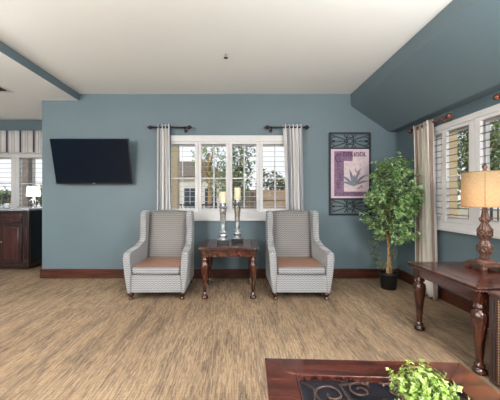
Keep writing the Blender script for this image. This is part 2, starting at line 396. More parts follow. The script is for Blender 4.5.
# ------------------------------------------------------------------ curtains and rods
def rod(name_label, p0, p1, wall_dir, mat, group, brackets, finials=(1, 1), rb=.03):
    p0, p1 = Vector(p0), Vector(p1); root = empty('curtain_rod', p0); ax = (p1-p0); Ln = ax.length; ax.normalize()
    tag(root, name_label, 'curtain rod', group)
    MB().tube([(0, 0, 0), ax*Ln], .0115, 10).build('rod', mat, root)
    for e, on in zip((0, 1), finials):
        if not on: continue
        c = ax*(Ln if e else 0); sgn = 1 if e else -1
        m = MB(); m.ball(c+ax*sgn*.012, rb, 12); m.tube([c-ax*sgn*.035, c-ax*sgn*.022], .019, 12); m.ball(c+ax*sgn*(rb+.018), .010, 8)
        m.build('finial', mat, root)
    wd = Vector(wall_dir)
    for t in brackets:
        c = ax*t; m = MB(); m.tube([c+Vector((0, 0, -.014)), c+Vector((0, 0, -.03))+wd*.03, c+wd*(wd_len-.004)+Vector((0, 0, -.035))], .008, 8)
        q = c+wd*(wd_len-.008)+Vector((0, 0, -.035)); m.tube([q, q+wd*.007], .024, 12)
        m.tube([c+Vector((0, 0, .0))+Vector((math.cos(a)*ax.x*0, 0, 0))+(wd*math.cos(a)+Vector((0, 0, 1))*math.sin(a))*.018 for a in [2*PI*k/12 for k in range(12)]], .005, 6, closed=True)
        m.build('bracket', mat, root)
    return root
wd_len = .10
def curtain(label, origin, ax, out, wt, wb_top_off, wb, zt, z0, mat, folds, amp, rep, leaf_grommet, group, sq=1.0):
    """ax = direction along the rod; out = direction out of the room; wt/wb = width at top/bottom; wb_top_off = shift of bottom"""
    root = empty('curtain', origin); tag(root, label, 'curtain', group)
    ax, out = Vector(ax), Vector(out); nu, nv = folds*14, 26
    me = bpy.data.meshes.new('cloth'); vs = []; fs = []; uvs = []
    for j in range(nv+1):
        v = j/nv; z = zt+(z0-zt)*v; e = v**.7; wdt = wt*(1-e)+wb*e; off = wb_top_off*e
        for i in range(nu+1):
            u = i/nu; ph = u*folds*2*PI
            a = amp*(1+.25*math.sin(u*7+1))*(1-.15*math.sin(v*3+u*5))
            p = ax*(off+wdt*(u+.012*math.sin(ph*2+v*3))) + out*(a*math.sin(ph+.5*math.sin(v*2.5+u*3)))
            vs.append((p.x, p.y, z)); uvs.append((u*rep, v))
    for j in range(nv):
        for i in range(nu):
            a = j*(nu+1)+i; fs.append((a, a+1, a+nu+2, a+nu+1))
    me.from_pydata(vs, [], fs); uvl = me.uv_layers.new(name='UVMap')
    for lp in me.loops: uvl.data[lp.index].uv = uvs[lp.vertex_index]
    for p in me.polygons: p.use_smooth = True
    me.materials.append(mat); o = bpy.data.objects.new('cloth', me); col.objects.link(o); o.parent = root
    sd = o.modifiers.new('thick', 'SOLIDIFY'); sd.thickness = .003
    for k in range(folds*2):
        ph = PI*k/(1.0); u = (k+.0)/(folds*2)
        if k == 0: continue
        c = ax*(wt*u)+Vector((0, 0, zt-.035)); m = MB()
        m.tube([c+(out*math.cos(t)+Vector((0, 0, 1))*math.sin(t))*.021 for t in [2*PI*q/14 for q in range(14)]], .0045, 6, closed=True)
        m.build('grommet', leaf_grommet, root)
    return root
dC = 4.23
rod('dark bronze curtain rod with ball ends above the left side of the back window', ((151-CX)*dC/F, dC, 2.225), ((188.5-CX)*dC/F, dC, 2.225), (0, 1, 0), M['bronze'], None, [.49])
rod('dark bronze curtain rod with ball ends nearest the framed wall hanging', ((268.5-CX)*dC/F, dC, 2.225), ((306-CX)*dC/F, dC, 2.225), (0, 1, 0), M['bronze'], None, [.045])
curtain('striped white curtain hanging left of the back window, behind the left armchair', ((157-CX)*dC/F, dC, 0), (1, 0, 0), (0, 1, 0), .19, -.015, .23, 2.265, .02, M['curtain'], 4, .036, 1.25, M['bronze'], None)
curtain('striped white curtain hanging right of the back window, behind the right armchair', ((282.5-CX)*dC/F, dC, 0), (1, 0, 0), (0, 1, 0), .285, .075, .225, 2.265, .02, M['curtain'], 5, .036, 1.5, M['bronze'], None)
rod('copper brown curtain rod holding the curtain on the right wall near the corner', (2.31, 3.855, 2.085), (2.31, 3.165, 2.085), (1, 0, 0), M['copper'], None, [.10, .60])
rod('copper brown curtain rod on the right wall above the lamp, cut by the picture edge', (2.31, 2.56, 2.085), (2.31, 1.80, 2.085), (1, 0, 0), M['copper'], None, [.07])
curtain('tan striped curtain on the right wall between the leafy plant and the shuttered window', (2.31, 3.79, 0), (0, -1, 0), (1, 0, 0), .37, .06, .40, 2.118, .02, M['curtain_tan'], 4, .042, 1.3, M['copper'], None)
# alcove valance
root = empty('window_valance', (-5.0, 5.30, 2.02)); tag(root, 'pleated striped valance above the shutters in the left alcove', 'valance')
me = bpy.data.meshes.new('cloth'); vs = []; fs = []; uvs = []; n = 140
for j in range(4):
    for i in range(n+1):
        u = i/n; vs.append((u*1.75, .007*math.sin(u*1.75/.245*2*PI)+.005*math.sin(u*90), .41*(1-j/3)+(.012*math.cos(u*1.75/.245*2*PI) if j == 3 else 0))); uvs.append((u*1.75/.245, j/3))
for j in range(3):
    for i in range(n): a = j*(n+1)+i; fs.append((a, a+1, a+n+2, a+n+1))
me.from_pydata(vs, [], fs); uvl = me.uv_layers.new(name='UVMap')
for lp in me.loops: uvl.data[lp.index].uv = uvs[lp.vertex_index]
for p in me.polygons: p.use_smooth = True
me.materials.append(M['valance']); o = bpy.data.objects.new('cloth', me); col.objects.link(o); o.parent = root
o.modifiers.new('thick', 'SOLIDIFY').thickness = .004
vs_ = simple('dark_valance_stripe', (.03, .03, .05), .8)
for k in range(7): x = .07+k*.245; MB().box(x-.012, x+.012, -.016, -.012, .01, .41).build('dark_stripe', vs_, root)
MB().box(0, 1.75, .02, .095, .385, .41).build('mounting_board', M['white'], root)

# ------------------------------------------------------------------ television
tv = empty('television', (-2.0865, WB, 1.40)); tag(tv, 'large black flat screen television tilted down on the blue wall', 'television')
ang = math.atan2(.155, .63)
T = Matrix.Translation((0, -.095, 0)) @ Matrix.Rotation(ang, 4, 'X')
m = MB(); m.box(-.555, .555, 0, .035, 0, .65, bev=.006, mat=T); m.build('casing', M['black'], tv)
m = MB(); m.box(-.545, .545, -.003, .002, .018, .642, mat=T); m.build('screen', M['screen'], tv)
m = MB(); m.box(-.02, .02, -.006, 0, .004, .013, mat=T); m.build('logo_plate', M['metal'], tv)
m = MB(); m.box(-.2, .2, .033, .06, .15, .5, mat=T); m.box(-.15, .15, -.012, 0, .15, .45); m.box(-.03, .03, -.16, -.01, .36, .42); m.box(-.03, .03, -.07, -.01, .18, .22); m.build('wall_mount', M['black'], tv)
m = MB(); m.tube([T @ Vector((.05, .04, .1)), Vector((.06, -.01, -.0)), Vector((.08, -.006, .1))], .004); m.build('cable', M['black'], tv)

# ------------------------------------------------------------------ wall hanging
ar = empty('framed_wall_art', ((349.5-CX)/67., WB, .945)); tag(ar, 'tall black iron frame holding a purple botanical print on the back wall', 'wall art')
W2, HT = .305, 1.22
m = MB()
for x in (-W2, W2-.02): m.box(x, x+.02, -.03, -.004, 0, HT, bev=.003)
for z in (0, .228, .977, HT-.02): m.box(-W2, W2, -.03, -.004, z, z+.02, bev=.003)
k = 0.0
while k < HT:                                            # beaded outer edge
    for x in (-W2-.004, W2+.004): m.box(x-.006, x+.006, -.028, -.008, k, k+.022, bev=.003, seg=1)
    k += .034
k = -W2
while k < W2:
    for z in (-.004, HT+.002): m.box(k, k+.022, -.028, -.008, z-.006, z+.006, bev=.003, seg=1)
    k += .034
m.build('iron_frame', M['iron'], ar)
def grille(zc, hh):
    m = MB(); y = -.018
    def T2(pts, r=.006): m.tube([(x, y, zc+z) for x, z in pts], r, 6)
    m.box(-.055, .055, y-.004, y+.004, zc+.045, zc+.055); m.box(-.055, .055, y-.004, y+.004, zc-.055, zc-.045)
    m.box(-.055, -.045, y-.004, y+.004, zc-.055, zc+.055); m.box(.045, .055, y-.004, y+.004, zc-.055, zc+.055)
    m.tube([(.036*math.cos(t), y, zc+.036*math.sin(t)) for t in [2*PI*q/20 for q in range(20)]], .005, 6, closed=True)
    for sx in (-1, 1):
        for sz in (-1, 1):
            T2([(sx*.05, sz*.02), (sx*.12, sz*.04), (sx*.28, sz*hh)]); T2([(sx*.05, sz*.05), (sx*.03, sz*hh)]); T2([(sx*.05, sz*.05), (sx*.09, sz*hh)])
            T2([(sx*(.245+.028*math.cos(t)), sz*.035+.028*math.sin(t)) for t in [q*.5 for q in range(-5, 6)]], .005)
        T2([(sx*.05, 0), (sx*.15, 0), (sx*.28, 0)], .004)
        m.ball((sx*.08, y, zc), .013, 8); m.ball((sx*.15, y, zc), .009, 8)
    return m
grille(.128, .095).build('scroll_grille', M['iron'], ar); grille(1.095, .095).build('scroll_grille', M['iron'], ar)
m = MB(); m.box(-.283, .283, -.02, -.004, .246, .979); pr = m.build('print_sheet', M['mat'], ar)
y = -.0215
m = MB()
m.box(-.235, .245, y, y+.001, .275, .345); m.box(-.235, -.09, y, y+.001, .345, .80); m.box(-.235, .04, y, y+.001, .80, .945)
m.build('ornament_border', M['purple'], pr)
m = MB(); m.box(-.09, .215, y-.0002, y+.001, .36, .80); m.box(.04, .25, y-.0002, y+.001, .80, .86); m.build('picture_field', M['cream'], pr)
m = MB()                                                  # large ornamental capital and lettering, too small to read
x = -.10; ws = [.034, .022, .03, .018, .034, .028, .02, .032, .03, .024, .03]
for i, q in enumerate(ws):
    m.box(x, x+q*.35, y-.0015, y, .868, .935)
    if i % 3 != 1: m.box(x, x+q*.85, y-.0015, y, .918-.03*(i % 2), .935-.03*(i % 2))
    if i % 2: m.box(x+q*.6, x+q*.85, y-.0015, y, .868, .925)
    m.box(x, x+q*.85, y-.0015, y, .868, .88); x += q+.004
m.tube([(-.165+.05*math.cos(t), y, .845+.055*math.sin(t)) for t in [.9+q*.25 for q in range(19)]], .010, 6)
m.tube([(-.165+.022*math.cos(t), y, .845+.022*math.sin(t)) for t in [q*.5 for q in range(13)]], .005, 6)
for q in range(9): m.tube([(-.165+.03*math.cos(t+q), y, .39+q*.045+.016*math.sin(t+q)) for t in [s_*.6 for s_ in range(8)]], .004, 5)
for q in range(8): m.tube([(-.19+q*.055+.02*math.cos(t), y, .31+.014*math.sin(t)) for t in [s_*.6 for s_ in range(8)]], .004, 5)
m.build('lettering', M['purple2'], pr)
m = MB()
for a, L_, w_ in ((100, .30, .022), (75, .33, .018), (55, .27, .020), (125, .24, .020), (35, .22, .016), (145, .20, .018), (88, .22, .02)):
    pts = [(.055+L_*t*math.cos(R(a))*(1+.3*t), y-.001, .43+L_*t*math.sin(R(a))-.05*t*t) for t in [q/8 for q in range(9)]]
    m.tube(pts, [max(.0015, w_*math.sin(PI*min(1, .12+q/8*.88))) if q < 8 else .001 for q in range(9)], 6)
for v in m.bm.verts: v.co.y = (v.co.y-y)*.06+y-.001
m.build('printed_leaves', M['leafgrey'], pr)
for cx_, cz_, r_ in ((.10, .64, .020), (.13, .61, .018), (.08, .67, .016), (.17, .42, .022), (.13, .40, .02)):
    m = MB(); m.ball((cx_, 0, cz_), r_, 8)
    for v in m.bm.verts: v.co.y = v.co.y*.03+y-.0005
    m.build('printed_flower', M['pinkf'], pr)

# ------------------------------------------------------------------ armchairs
def make_armchair():
    root = empty('armchair')
    for s_ in (-1, 1):
        def warp(c, s_=s_):                              # outward flare of the arm, front tapering towards the floor
            inner = abs(c.x) < .30
            x = abs(c.x); f = max(0, min(1, (c.y+.34)/.54))
            if not inner: x -= .040*max(0, (.50-c.z))/.42*(1-f) + .033*f
            else: x += .015*max(0, min(1, (c.z-.35)/.25))*(1-f) - .017*f
            return (s_*x, c.y, c.z)
        arm = [(-.345, .085), (-.352, .30), (-.358, .49), (-.355, .535), (-.335, .558), (-.20, .566), (-.05, .578), (.07, .590), (.14, .612), (.18, .66), (.26, .72), (.40, .72), (.42, .40), (.41, .085)]
        MB().prism(arm, 'x', s_*.285, s_*.378, bev=.022, warp=warp, seg=3).build('arm', M['fabric'], root)
        wing = [(.12, .585), (.175, .65), (.196, .72), (.198, .80), (.185, .87), (.172, .93), (.176, .985), (.20, 1.012), (.26, 1.024), (.37, 1.018), (.415, .98), (.425, .90), (.425, .60)]
        def warp2(c, s_=s_):
            return (s_*abs(c.x), c.y, c.z)
        MB().prism(wing, 'x', s_*.268, s_*.345, bev=.024, warp=warp2, seg=3).build('wing', M['fabric'], root)
    # back cushion: grid with a gentle crown
    m = MB(); nu, nv = 12, 14; fr = []; bk = []
    for j in range(nv+1):
        v = j/nv; a = []; b = []
        for i in range(nu+1):
            u = -1+2*i/nu; x = .272*u; z = .34+v*(.675+.018*(1-u*u))
            edge = max(abs(u)**10, v**14)
            yf = .215+.13*v-.028*(1-u*u)*(1-(2*v-1)**2)+.03*edge
            a.append(m.bm.verts.new((x, yf, z-.02*edge*v))); b.append(m.bm.verts.new((x, .425-.02*v*edge, z-.015*edge*v)))
        fr.append(a); bk.append(b)
    for j in range(nv):
        for i in range(nu):
            m.face([fr[j][i], fr[j][i+1], fr[j+1][i+1], fr[j+1][i]], 0, True); m.face([bk[j][i], bk[j+1][i], bk[j+1][i+1], bk[j][i+1]], 0, True)
    for j in range(nv): m.face([fr[j][0], fr[j+1][0], bk[j+1][0], bk[j][0]]); m.face([fr[j][nu], bk[j][nu], bk[j+1][nu], fr[j+1][nu]])
    for i in range(nu): m.face([fr[nv][i], fr[nv][i+1], bk[nv][i+1], bk[nv][i]]); m.face([fr[0][i], bk[0][i], bk[0][i+1], fr[0][i+1]])
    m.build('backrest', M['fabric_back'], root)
    m = MB(); m.tube([(.262*u, .358+.01*abs(u), 1.004+.018*(1-u*u)) for u in [-1+q/6 for q in range(13)]], .007, 8)
    for s_ in (-1, 1): m.tube([(s_*.266, .225+.13*v, .38+.60*v) for v in [q/8 for q in range(9)]], .006, 8)
    m.build('piping', M['piping'], root)
    m = MB(); m.box(-.300, .300, -.335, .41, .087, .292, bev=.012); m.build('seat_base', M['fabric'], root)
    m = MB(); m.box(-.276, .276, -.352, .245, .306, .392, bev=.022, seg=3)
    for v in m.bm.verts:
        if v.co.z > .36: v.co.z += .012*(1-(v.co.x/.3)**2)*max(0, 1-((v.co.y+.08)/.3)**2)
    for f in m.bm.faces:
        f.normal_update(); c = f.calc_center_median(); f.material_index = 1 if (c.z > .381) else 0
    cu = m.build('seat_cushion', [M['fabric'], M['seat']], root)
    m = MB()
    for z in (.388, .311): m.tube([(-.256, -.350, z), (.256, -.350, z)], .0055, 6)
    m.build('piping', M['piping'], cu)
    for sx in (-1, 1):
        for sy in (-1, 1):
            m = MB(); x, y_ = sx*.300, (-.305 if sy < 0 else .36)
            if sy < 0: m.lathe([(.014, .0), (.025, .004), (.027, .018), (.018, .028), (.016, .036), (.026, .042), (.038, .064), (.042, .082), (.038, .096)], x, y_, 0, 14)
            else: m.lathe([(.013, 0), (.016, .01), (.026, .094)], x, y_+.01, 0, 10)
            m.build('leg', M['cherry_leg'], root)
    m = MB(); m.box(-.27, .27, -.3, .38, .080, .092); m.build('dust_cover', M['black'], root)
    return root
a1 = make_armchair(); a1.location = (-.948, 3.71, 0); a1.rotation_euler.z = R(1.0)
tag(a1, 'grey chevron wingback armchair left of the small side table', 'armchair')
a2 = copy_tree(a1); a2.location = (.752, 3.71, 0); a2.rotation_euler.z = 0
tag(a2, 'grey chevron wingback armchair right of the small side table', 'armchair')

# ------------------------------------------------------------------ turned legs and tables
def turned_leg(zt, k=1.0):
    p = [(.030, 0), (.042, .008), (.044, .025), (.036, .038), (.024, .046), (.031, .056), (.031, .066), (.020, .078), (.021, .10), (.026, .18), (.036, .29), (.046, .37), (.050, .41), (.046, .445), (.030, .462), (.026, .468), (.038, .478), (.042, .488), (.036, .498), (.028, .505), (.034, .515)]
    f = zt/.515
    return [(r*k, z*f) for r, z in p]
def table(name, label, cx, cy, w, dp, h, legk, leg_in, edge_r, legmat):
    root = empty(name, (cx, cy, 0)); tag(root, label, 'table'); t = .036
    m = MB(); m.box(-w/2, w/2, -dp/2, dp/2, h-.014, h, bev=.005); m.box(-w/2+.012, w/2-.012, -dp/2+.012, dp/2-.012, h-t, h-.014, bev=.006)
    top = m.build('tabletop', M['cherry_top'], root)
    m = MB(); q = .075; z = h+.0004
    for a, b, c, d in ((-w/2+q, w/2-q, -dp/2+q, -dp/2+q+.008), (-w/2+q, w/2-q, dp/2-q-.008, dp/2-q), (-w/2+q, -w/2+q+.008, -dp/2+q, dp/2-q), (w/2-q-.008, w/2-q, -dp/2+q, dp/2-q)): m.box(a, b, c, d, h-.001, z)
    m.build('inlay_line', M['blackwood'], top)
    m = MB(); x = -w/2+.02
    while x < w/2-.01:
        for yy in (-dp/2+.008, dp/2-.008): m.ball((x, yy, h-.025), .0095, 6, sx=.9)
        x += .021
    yy = -dp/2+.02
    while yy < dp/2-.01:
        for x in (-w/2+.008, w/2-.008): m.ball((x, yy, h-.025), .0095, 6)
        yy += .021
    m.build('carved_edge', M['cherry'], top)
    li = leg_in; m = MB(); za = h-t-.075
    m.box(-w/2+li-.025, w/2-li+.025, -dp/2+li-.03, -dp/2+li-.008, za, h-t+.002, bev=.003); m.box(-w/2+li-.025, w/2-li+.025, dp/2-li+.008, dp/2-li+.03, za, h-t+.002, bev=.003)
    m.box(-w/2+li-.03, -w/2+li-.008, -dp/2+li-.02, dp/2-li+.02, za, h-t+.002, bev=.003); m.box(w/2-li+.008, w/2-li+.03, -dp/2+li-.02, dp/2-li+.02, za, h-t+.002, bev=.003)
    m.build('apron', M['cherry'], root)
    zt = h-t-.085
    for sx in (-1, 1):
        for sy in (-1, 1):
            m = MB(); x, y_ = sx*(w/2-li), sy*(dp/2-li)
            m.lathe(turned_leg(zt, legk), x, y_, 0, 20); m.box(x-.036, x+.036, y_-.036, y_+.036, zt, h-t+.001, bev=.004)
            m.build('leg', M['cherry_leg'], root)
    return root
table('side_table', 'square cherry wood side table between the two grey armchairs', -.095, 3.73, .70, .72, .612, .95, .065, .01, None)
et = table('end_table', 'cherry wood end table with turned legs under the burlap lamp', 1.96, 2.29, .78, .80, .60, 1.03, .075, .01, None)

# candlesticks and candles
def candlestick(label, x, y_, H_, yaw):
    r = empty('candlestick', (x, y_, .6126), yaw); tag(r, label, 'candlestick')
    m = MB(); m.box(-.072, .072, -.072, .072, 0, .046, bev=.004); m.build('base', M['black'], r)
    m = MB(); k = (H_-.03)
    sq = lambda hw, z: [(-hw, -hw, z), (hw, -hw, z), (hw, hw, z), (-hw, hw, z)]
    prof = [(.064, 0), (.064, .04), (.050, .06), (.040, .10), (.046, .12), (.050, .15), (.046, .18), (.030, .20), (.036, .22), (.036, .24), (.026, .27), (.023, .45), (.028, .66), (.033, .80), (.037, .84), (.030, .855), (.033, .87), (.040, .90), (.044, .93), (.030, .95), (.030, 1.0)]
    prev = None
    for hw, z in prof:
        ring = []
        for i in range(8):
            a = PI/8+i*PI/4; rr = hw*(1.15 if z < .2 else 1.42)
            ring.append(m.bm.verts.new((rr*math.cos(a), rr*math.sin(a), .03+z*k)))
        if prev:
            for i in range(8): m.face([prev[i], prev[(i+1) % 8], ring[(i+1) % 8], ring[i]])
        else: m.face(list(reversed(ring)))
        prev = ring
    m.face(prev); m.build('column', M['silver'], r)
    m = MB(); m.lathe([(.028, 0), (.048, .010), (.050, .018), (.046, .018), (.03, .012)], 0, 0, H_-.004, 20); m.build('drip_plate', M['silver'], r)
    c = empty('candle', (x, y_, .6126+H_+.0095))
    return c
c = candlestick('shorter silver candlestick, left one on the side table', -.182, 3.72, .50, R(10))
tag(c, 'ivory pillar candle on the shorter silver candlestick', 'candle')
MB().lathe([(.043, 0), (.045, .01), (.044, .13), (.040, .150), (.028, .146), (.004, .140)], n=20).build('wax', M['wax'], c); MB().tube([(0, 0, .139), (0, .001, .158)], .0016, 6).build('wick', M['black'], c)
c = candlestick('taller silver candlestick, right one on the side table', .006, 3.86, .545, R(-6))
tag(c, 'ivory pillar candle on the taller silver candlestick', 'candle')
MB().lathe([(.043, 0), (.045, .01), (.044, .14), (.040, .165), (.028, .160), (.004, .152)], n=20).build('wax', M['wax'], c); MB().tube([(0, 0, .151), (0, .001, .172)], .0016, 6).build('wick', M['black'], c)

# ------------------------------------------------------------------ table lamp with burlap shade
lx, ly, lz = 2.085, 2.44, .6006
lp = empty('table_lamp', (lx, ly, lz)); tag(lp, 'carved wooden table lamp with tan burlap drum shade on the end table', 'lamp')
m = MB(); m.box(-.095, .095, -.095, .095, .022, .042, bev=.005); m.box(-.08, .08, -.08, .08, .042, .055, bev=.004)
for sx in (-1, 1):
    for sy in (-1, 1): m.box(sx*.078-.02, sx*.078+.02, sy*.078-.02, sy*.078+.02, 0, .024, bev=.005)
m.lathe([(.080, .052), (.070, .066), (.050, .078)], n=20)
m.build('base', M['lampwood'], lp)
m = MB()
prof = [(.05, .075), (.036, .095), (.040, .11), (.058, .13), (.066, .16), (.062, .19), (.045, .215), (.036, .23), (.044, .245), (.058, .27), (.064, .30), (.056, .335), (.040, .36), (.030, .378), (.048, .40), (.052, .415), (.034, .43), (.026, .46), (.020, .52)]
prev = None; n = 40
for r_, z in prof:
    ring = [m.bm.verts.new(((r_*.72*(1+.20*math.sin(8*(2*PI*i/n)+z*26)))*math.cos(2*PI*i/n), (r_*.72*(1+.20*math.sin(8*(2*PI*i/n)+z*26)))*math.sin(2*PI*i/n), z)) for i in range(n)]
    if prev:
        for i in range(n): m.face([prev[i], prev[(i+1) % n], ring[(i+1) % n], ring[i]], 0, True)
    else: m.face(list(reversed(ring)))
    prev = ring
m.face(prev)
for zc, rr in ((.16, .050), (.295, .048)):                # carved leaf scrolls
    for k in range(6):
        a = 2*PI*k/6+zc*5; pts = []
        for q in range(14):
            t = q/13; sp_ = .028*(1-t*.75); th = t*2*PI*1.3
            pts.append(((rr)*math.cos(a+sp_*math.cos(th)/rr), rr*math.sin(a+sp_*math.cos(th)/rr), zc+sp_*1.3*math.sin(th)))
        m.tube(pts, .008, 6)
m.build('carved_stem', M['lampwood'], lp)
m = MB(); m.lathe([(.162, .512), (.157, .805), (.155, .805), (.160, .512)], n=48, cap=False)
sh = m.build('lamp_shade', M['shade'], lp)
m = MB()
for r_, z in ((.162, .514), (.157, .803)): m.tube([(r_*math.cos(t), r_*math.sin(t), z) for t in [2*PI*q/48 for q in range(48)]], .003, 6, closed=True)
aa = R(-95-35); m.tube([(.1635*math.cos(aa), .1635*math.sin(aa), .514), (.1585*math.cos(aa), .1585*math.sin(aa), .803)], .0022, 6)
m.build('shade_trim', simple('shade_trim_tan', (.40, .22, .10), .8), sh)
m = MB(); m.tube([(0, 0, .5), (0, 0, .82)], .004); 
for a in (0, PI*2/3, PI*4/3): m.tube([(0, 0, .80), (.156*math.cos(a), .156*math.sin(a), .80)], .002)
m.build('harp', M['brass'], lp)
m = MB(); m.lathe([(.008, .81), (.018, .818), (.010, .828), (.021, .846), (.016, .862), (.004, .878)], n=12); m.build('finial', M['lampwood'], lp)

# ------------------------------------------------------------------ studded leather chest in front of the end table
ch = empty('leather_chest', (2.03, 1.492, 0)); tag(ch, 'dark brown leather chest with brass nailheads at the right edge, before the end table', 'chest')
x0, x1, y0, y1 = -.40, .34, -.40, .385
m = MB(); m.box(x0+.010, x1, y0+.01, y1-.01, .03, .555, bev=.004); m.build('body', M['redleather'], ch)
for a, b in ((y1-.077, y1), (y0, y0+.077)):
    m = MB(); m.box(x0, x1, a, b, .012, .56, bev=.006); st = m.build('corner_panel', M['leather'], ch)
    m = MB()
    e = a+.006 if b == y1 else b-.006
    z = .03
    while z < .55: m.ball((x0-.001, e, z), .0052, 8, sx=.6); z += .0165
    t = m.build('nailheads', M['brass'], st)
    m = MB(); 
    for q in (.030, .052): m.box(x0-.003, x0+.002, a+q-.004, a+q+.004, .03, .54, bev=.002, seg=1)
    m.build('tooled_groove', M['blackwood'], st)
m = MB(); m.box(x0-.006, x1+.006, y0-.006, y1+.006, .56, .585, bev=.008); m.build('lid', M['leather'], ch)
m = MB(); m.box(x0-.004, x0+.02, -.14, .14, .285, .33, bev=.004); m.tube([(x0-.004, -.07, .31), (x0-.03, -.05, .295), (x0-.03, .05, .295), (x0-.004, .07, .31)], .006); m.build('handle', M['brass'], ch)
for sx in (x0+.04, x1-.04):
    for sy in (y0+.04, y1-.04): MB().lathe([(.02, 0), (.03, .01), (.024, .035)], sx, sy, 0, 12).build('foot', M['blackwood'], ch)

# ------------------------------------------------------------------ coffee table (foreground)
ct = empty('coffee_table', (.540, .805, 0), R(-2.4)); tag(ct, 'large cherry coffee table with dark scrollwork top in the foreground', 'table')
w_, d_, h_ = .87, 1.02, .45; q = .122
def fr_board(a, b, c, d):                                 # mitred border boards
    m = MB()
    for z0_, z1_, g in ((h_-.016, h_, 0), (h_-.045, h_-.016, .012)):
        P = [(x, y_) for x, y_ in (a, b, c, d)]
        m.prism([(x*(1-g/.5*(abs(x) > w_/2-.01)), y_*(1-g/.6*(abs(y_) > d_/2-.01))) for x, y_ in P], 'z', z0_, z1_, bev=.003)
    return m
X, Y = w_/2, d_/2
tops = empty('tabletop'); tops.parent = ct
bd = [((-X, Y), (X, Y), (X-q, Y-q), (-X+q, Y-q)), ((X, Y), (X, -Y), (X-q, -Y+q), (X-q, Y-q)), ((X, -Y), (-X, -Y), (-X+q, -Y+q), (X-q, -Y+q)), ((-X, -Y), (-X, Y), (-X+q, Y-q), (-X+q, -Y+q))]
for i, b in enumerate(bd): fr_board(*b).build('border_board', M['cherry_top'], tops)
m = MB()
for a, b, c, d in ((-X+q, X-q, Y-q-.008, Y-q), (-X+q, X-q, -Y+q, -Y+q+.008), (-X+q, -X+q+.008, -Y+q, Y-q), (X-q-.008, X-q, -Y+q, Y-q)): m.box(a, b, c, d, h_-.02, h_+.003, bev=.002)
m.build('inner_bead', M['cherry'], tops)
m = MB(); m.box(-X+q-.01, X-q+.01, -Y+q-.01, Y-q+.01, h_-.045, h_-.028); m.build('dark_panel', M['darkpanel'], tops)
m = MB(); zz = h_-.020
def spiral(cx_, cy_, r0, turns, a0, sgn, r1=.012):
    return [(cx_+(r0*(1-t)+r1*t)*math.cos(a0+sgn*t*turns*2*PI), cy_+(r0*(1-t)+r1*t)*math.sin(a0+sgn*t*turns*2*PI), zz) for t in [k/26 for k in range(27)]]
for sx in (-1, 1):
    for (cx_, cy_, r0, tr, a0, sg) in ((.19, .30, .075, 1.4, -2.2, 1), (.07, .33, .05, 1.3, 2.6, -1), (.20, .13, .07, 1.4, 1.8, -1), (.07, .19, .055, 1.3, -1.0, 1), (.21, -.04, .06, 1.3, -1.8, 1), (.08, .02, .06, 1.4, .8, -1), (.19, -.22, .07, 1.4, 2, 1), (.07, -.16, .05, 1.2, -2, -1)):
        m.tube([(sx*p[0], p[1], p[2]) for p in spiral(cx_, cy_, r0, tr, a0, sg)], .0042, 6)
    m.tube([(sx*p[0], p[1], zz) for p in ((.29, .37), (.25, .33), (.27, .22), (.20, .21), (.13, .25), (.14, .36), (.02, .375))], .0042, 6)
    m.tube([(sx*p[0], p[1], zz) for p in ((.28, .05), (.22, .06), (.13, .10), (.12, .02), (.02, -.02), (.0, -.1))], .0042, 6)
    m.tube([(sx*p[0], p[1], zz) for p in ((.0, .28), (.03, .25), (.10, .26), (.12, .18), (.02, .11), (0, .06))], .005, 6)
m.build('scrollwork', M['scroll'], tops)
m = MB(); m.box(-X+q+.002, X-q-.002, -Y+q+.002, Y-q-.002, h_-.010, h_-.006); m.build('glass_inset', M['glass'], tops)
m = MB()
for a, b, c, d in ((-X+.06, X-.06, Y-.085, Y-.06), (-X+.06, X-.06, -Y+.06, -Y+.085), (-X+.06, -X+.085, -Y+.06, Y-.06), (X-.085, X-.06, -Y+.06, Y-.06)): m.box(a, b, c, d, h_-.12, h_-.044, bev=.003)
m.build('apron', M['cherry'], ct)
for sx in (-1, 1):
    for sy in (-1, 1):
        x, y_ = sx*(X-.085), sy*(Y-.085); m = MB(); m.lathe(turned_leg(h_-.125, 1.1), x, y_, 0, 18); m.box(x-.04, x+.04, y_-.04, y_+.04, h_-.126, h_-.044, bev=.004)
        m.build('leg', M['cherry_leg'], ct)

# little leafy plant on the coffee table
rng = random.Random(3)
pb = empty('potted_boxwood', (.615, .955, h_+.0005)); tag(pb, 'bright green small-leaved potted plant on the coffee table', 'plant')
MB().lathe([(.045, 0), (.052, .005), (.062, .06), (.066, .065), (.062, .07), (.055, .062)], n=24).build('pot', M['redleather'], pb)
MB().lathe([(.054, .05), (.030, .066), (.004, .07)], n=16).build('soil', M['soil'], pb)
st, lf = MB(), MB()
for k in range(130):
    a = rng.uniform(0, 2*PI); el = rng.uniform(.0, 1.0); L_ = rng.uniform(.07, .125)
    p = Vector((rng.uniform(-.035, .035), rng.uniform(-.035, .035), .055)); d = Vector((math.cos(a)*(1.1-el*.9), math.sin(a)*(1.1-el*.9), .02+el*.8)).normalized()
    pts = [p.copy()]; n = 9
    for i in range(n):
        d = (d+Vector((rng.uniform(-.15, .15), rng.uniform(-.15, .15), .03))).normalized(); p = p+d*L_/n; pts.append(p.copy())
        for s_ in (0, 1, 2):
            aa = rng.uniform(0, 2*PI); side = (d.orthogonal().normalized()); side = Matrix.Rotation(aa, 3, d) @ side
            lf.leaf(p, (side+d*.6), d, rng.uniform(.011, .018), rng.uniform(.0045, .007))
    st.tube(pts, .0011, 4)
st.build('stems', M['stem'], pb); lf.build('foliage', M['box'], pb, recalc=False)

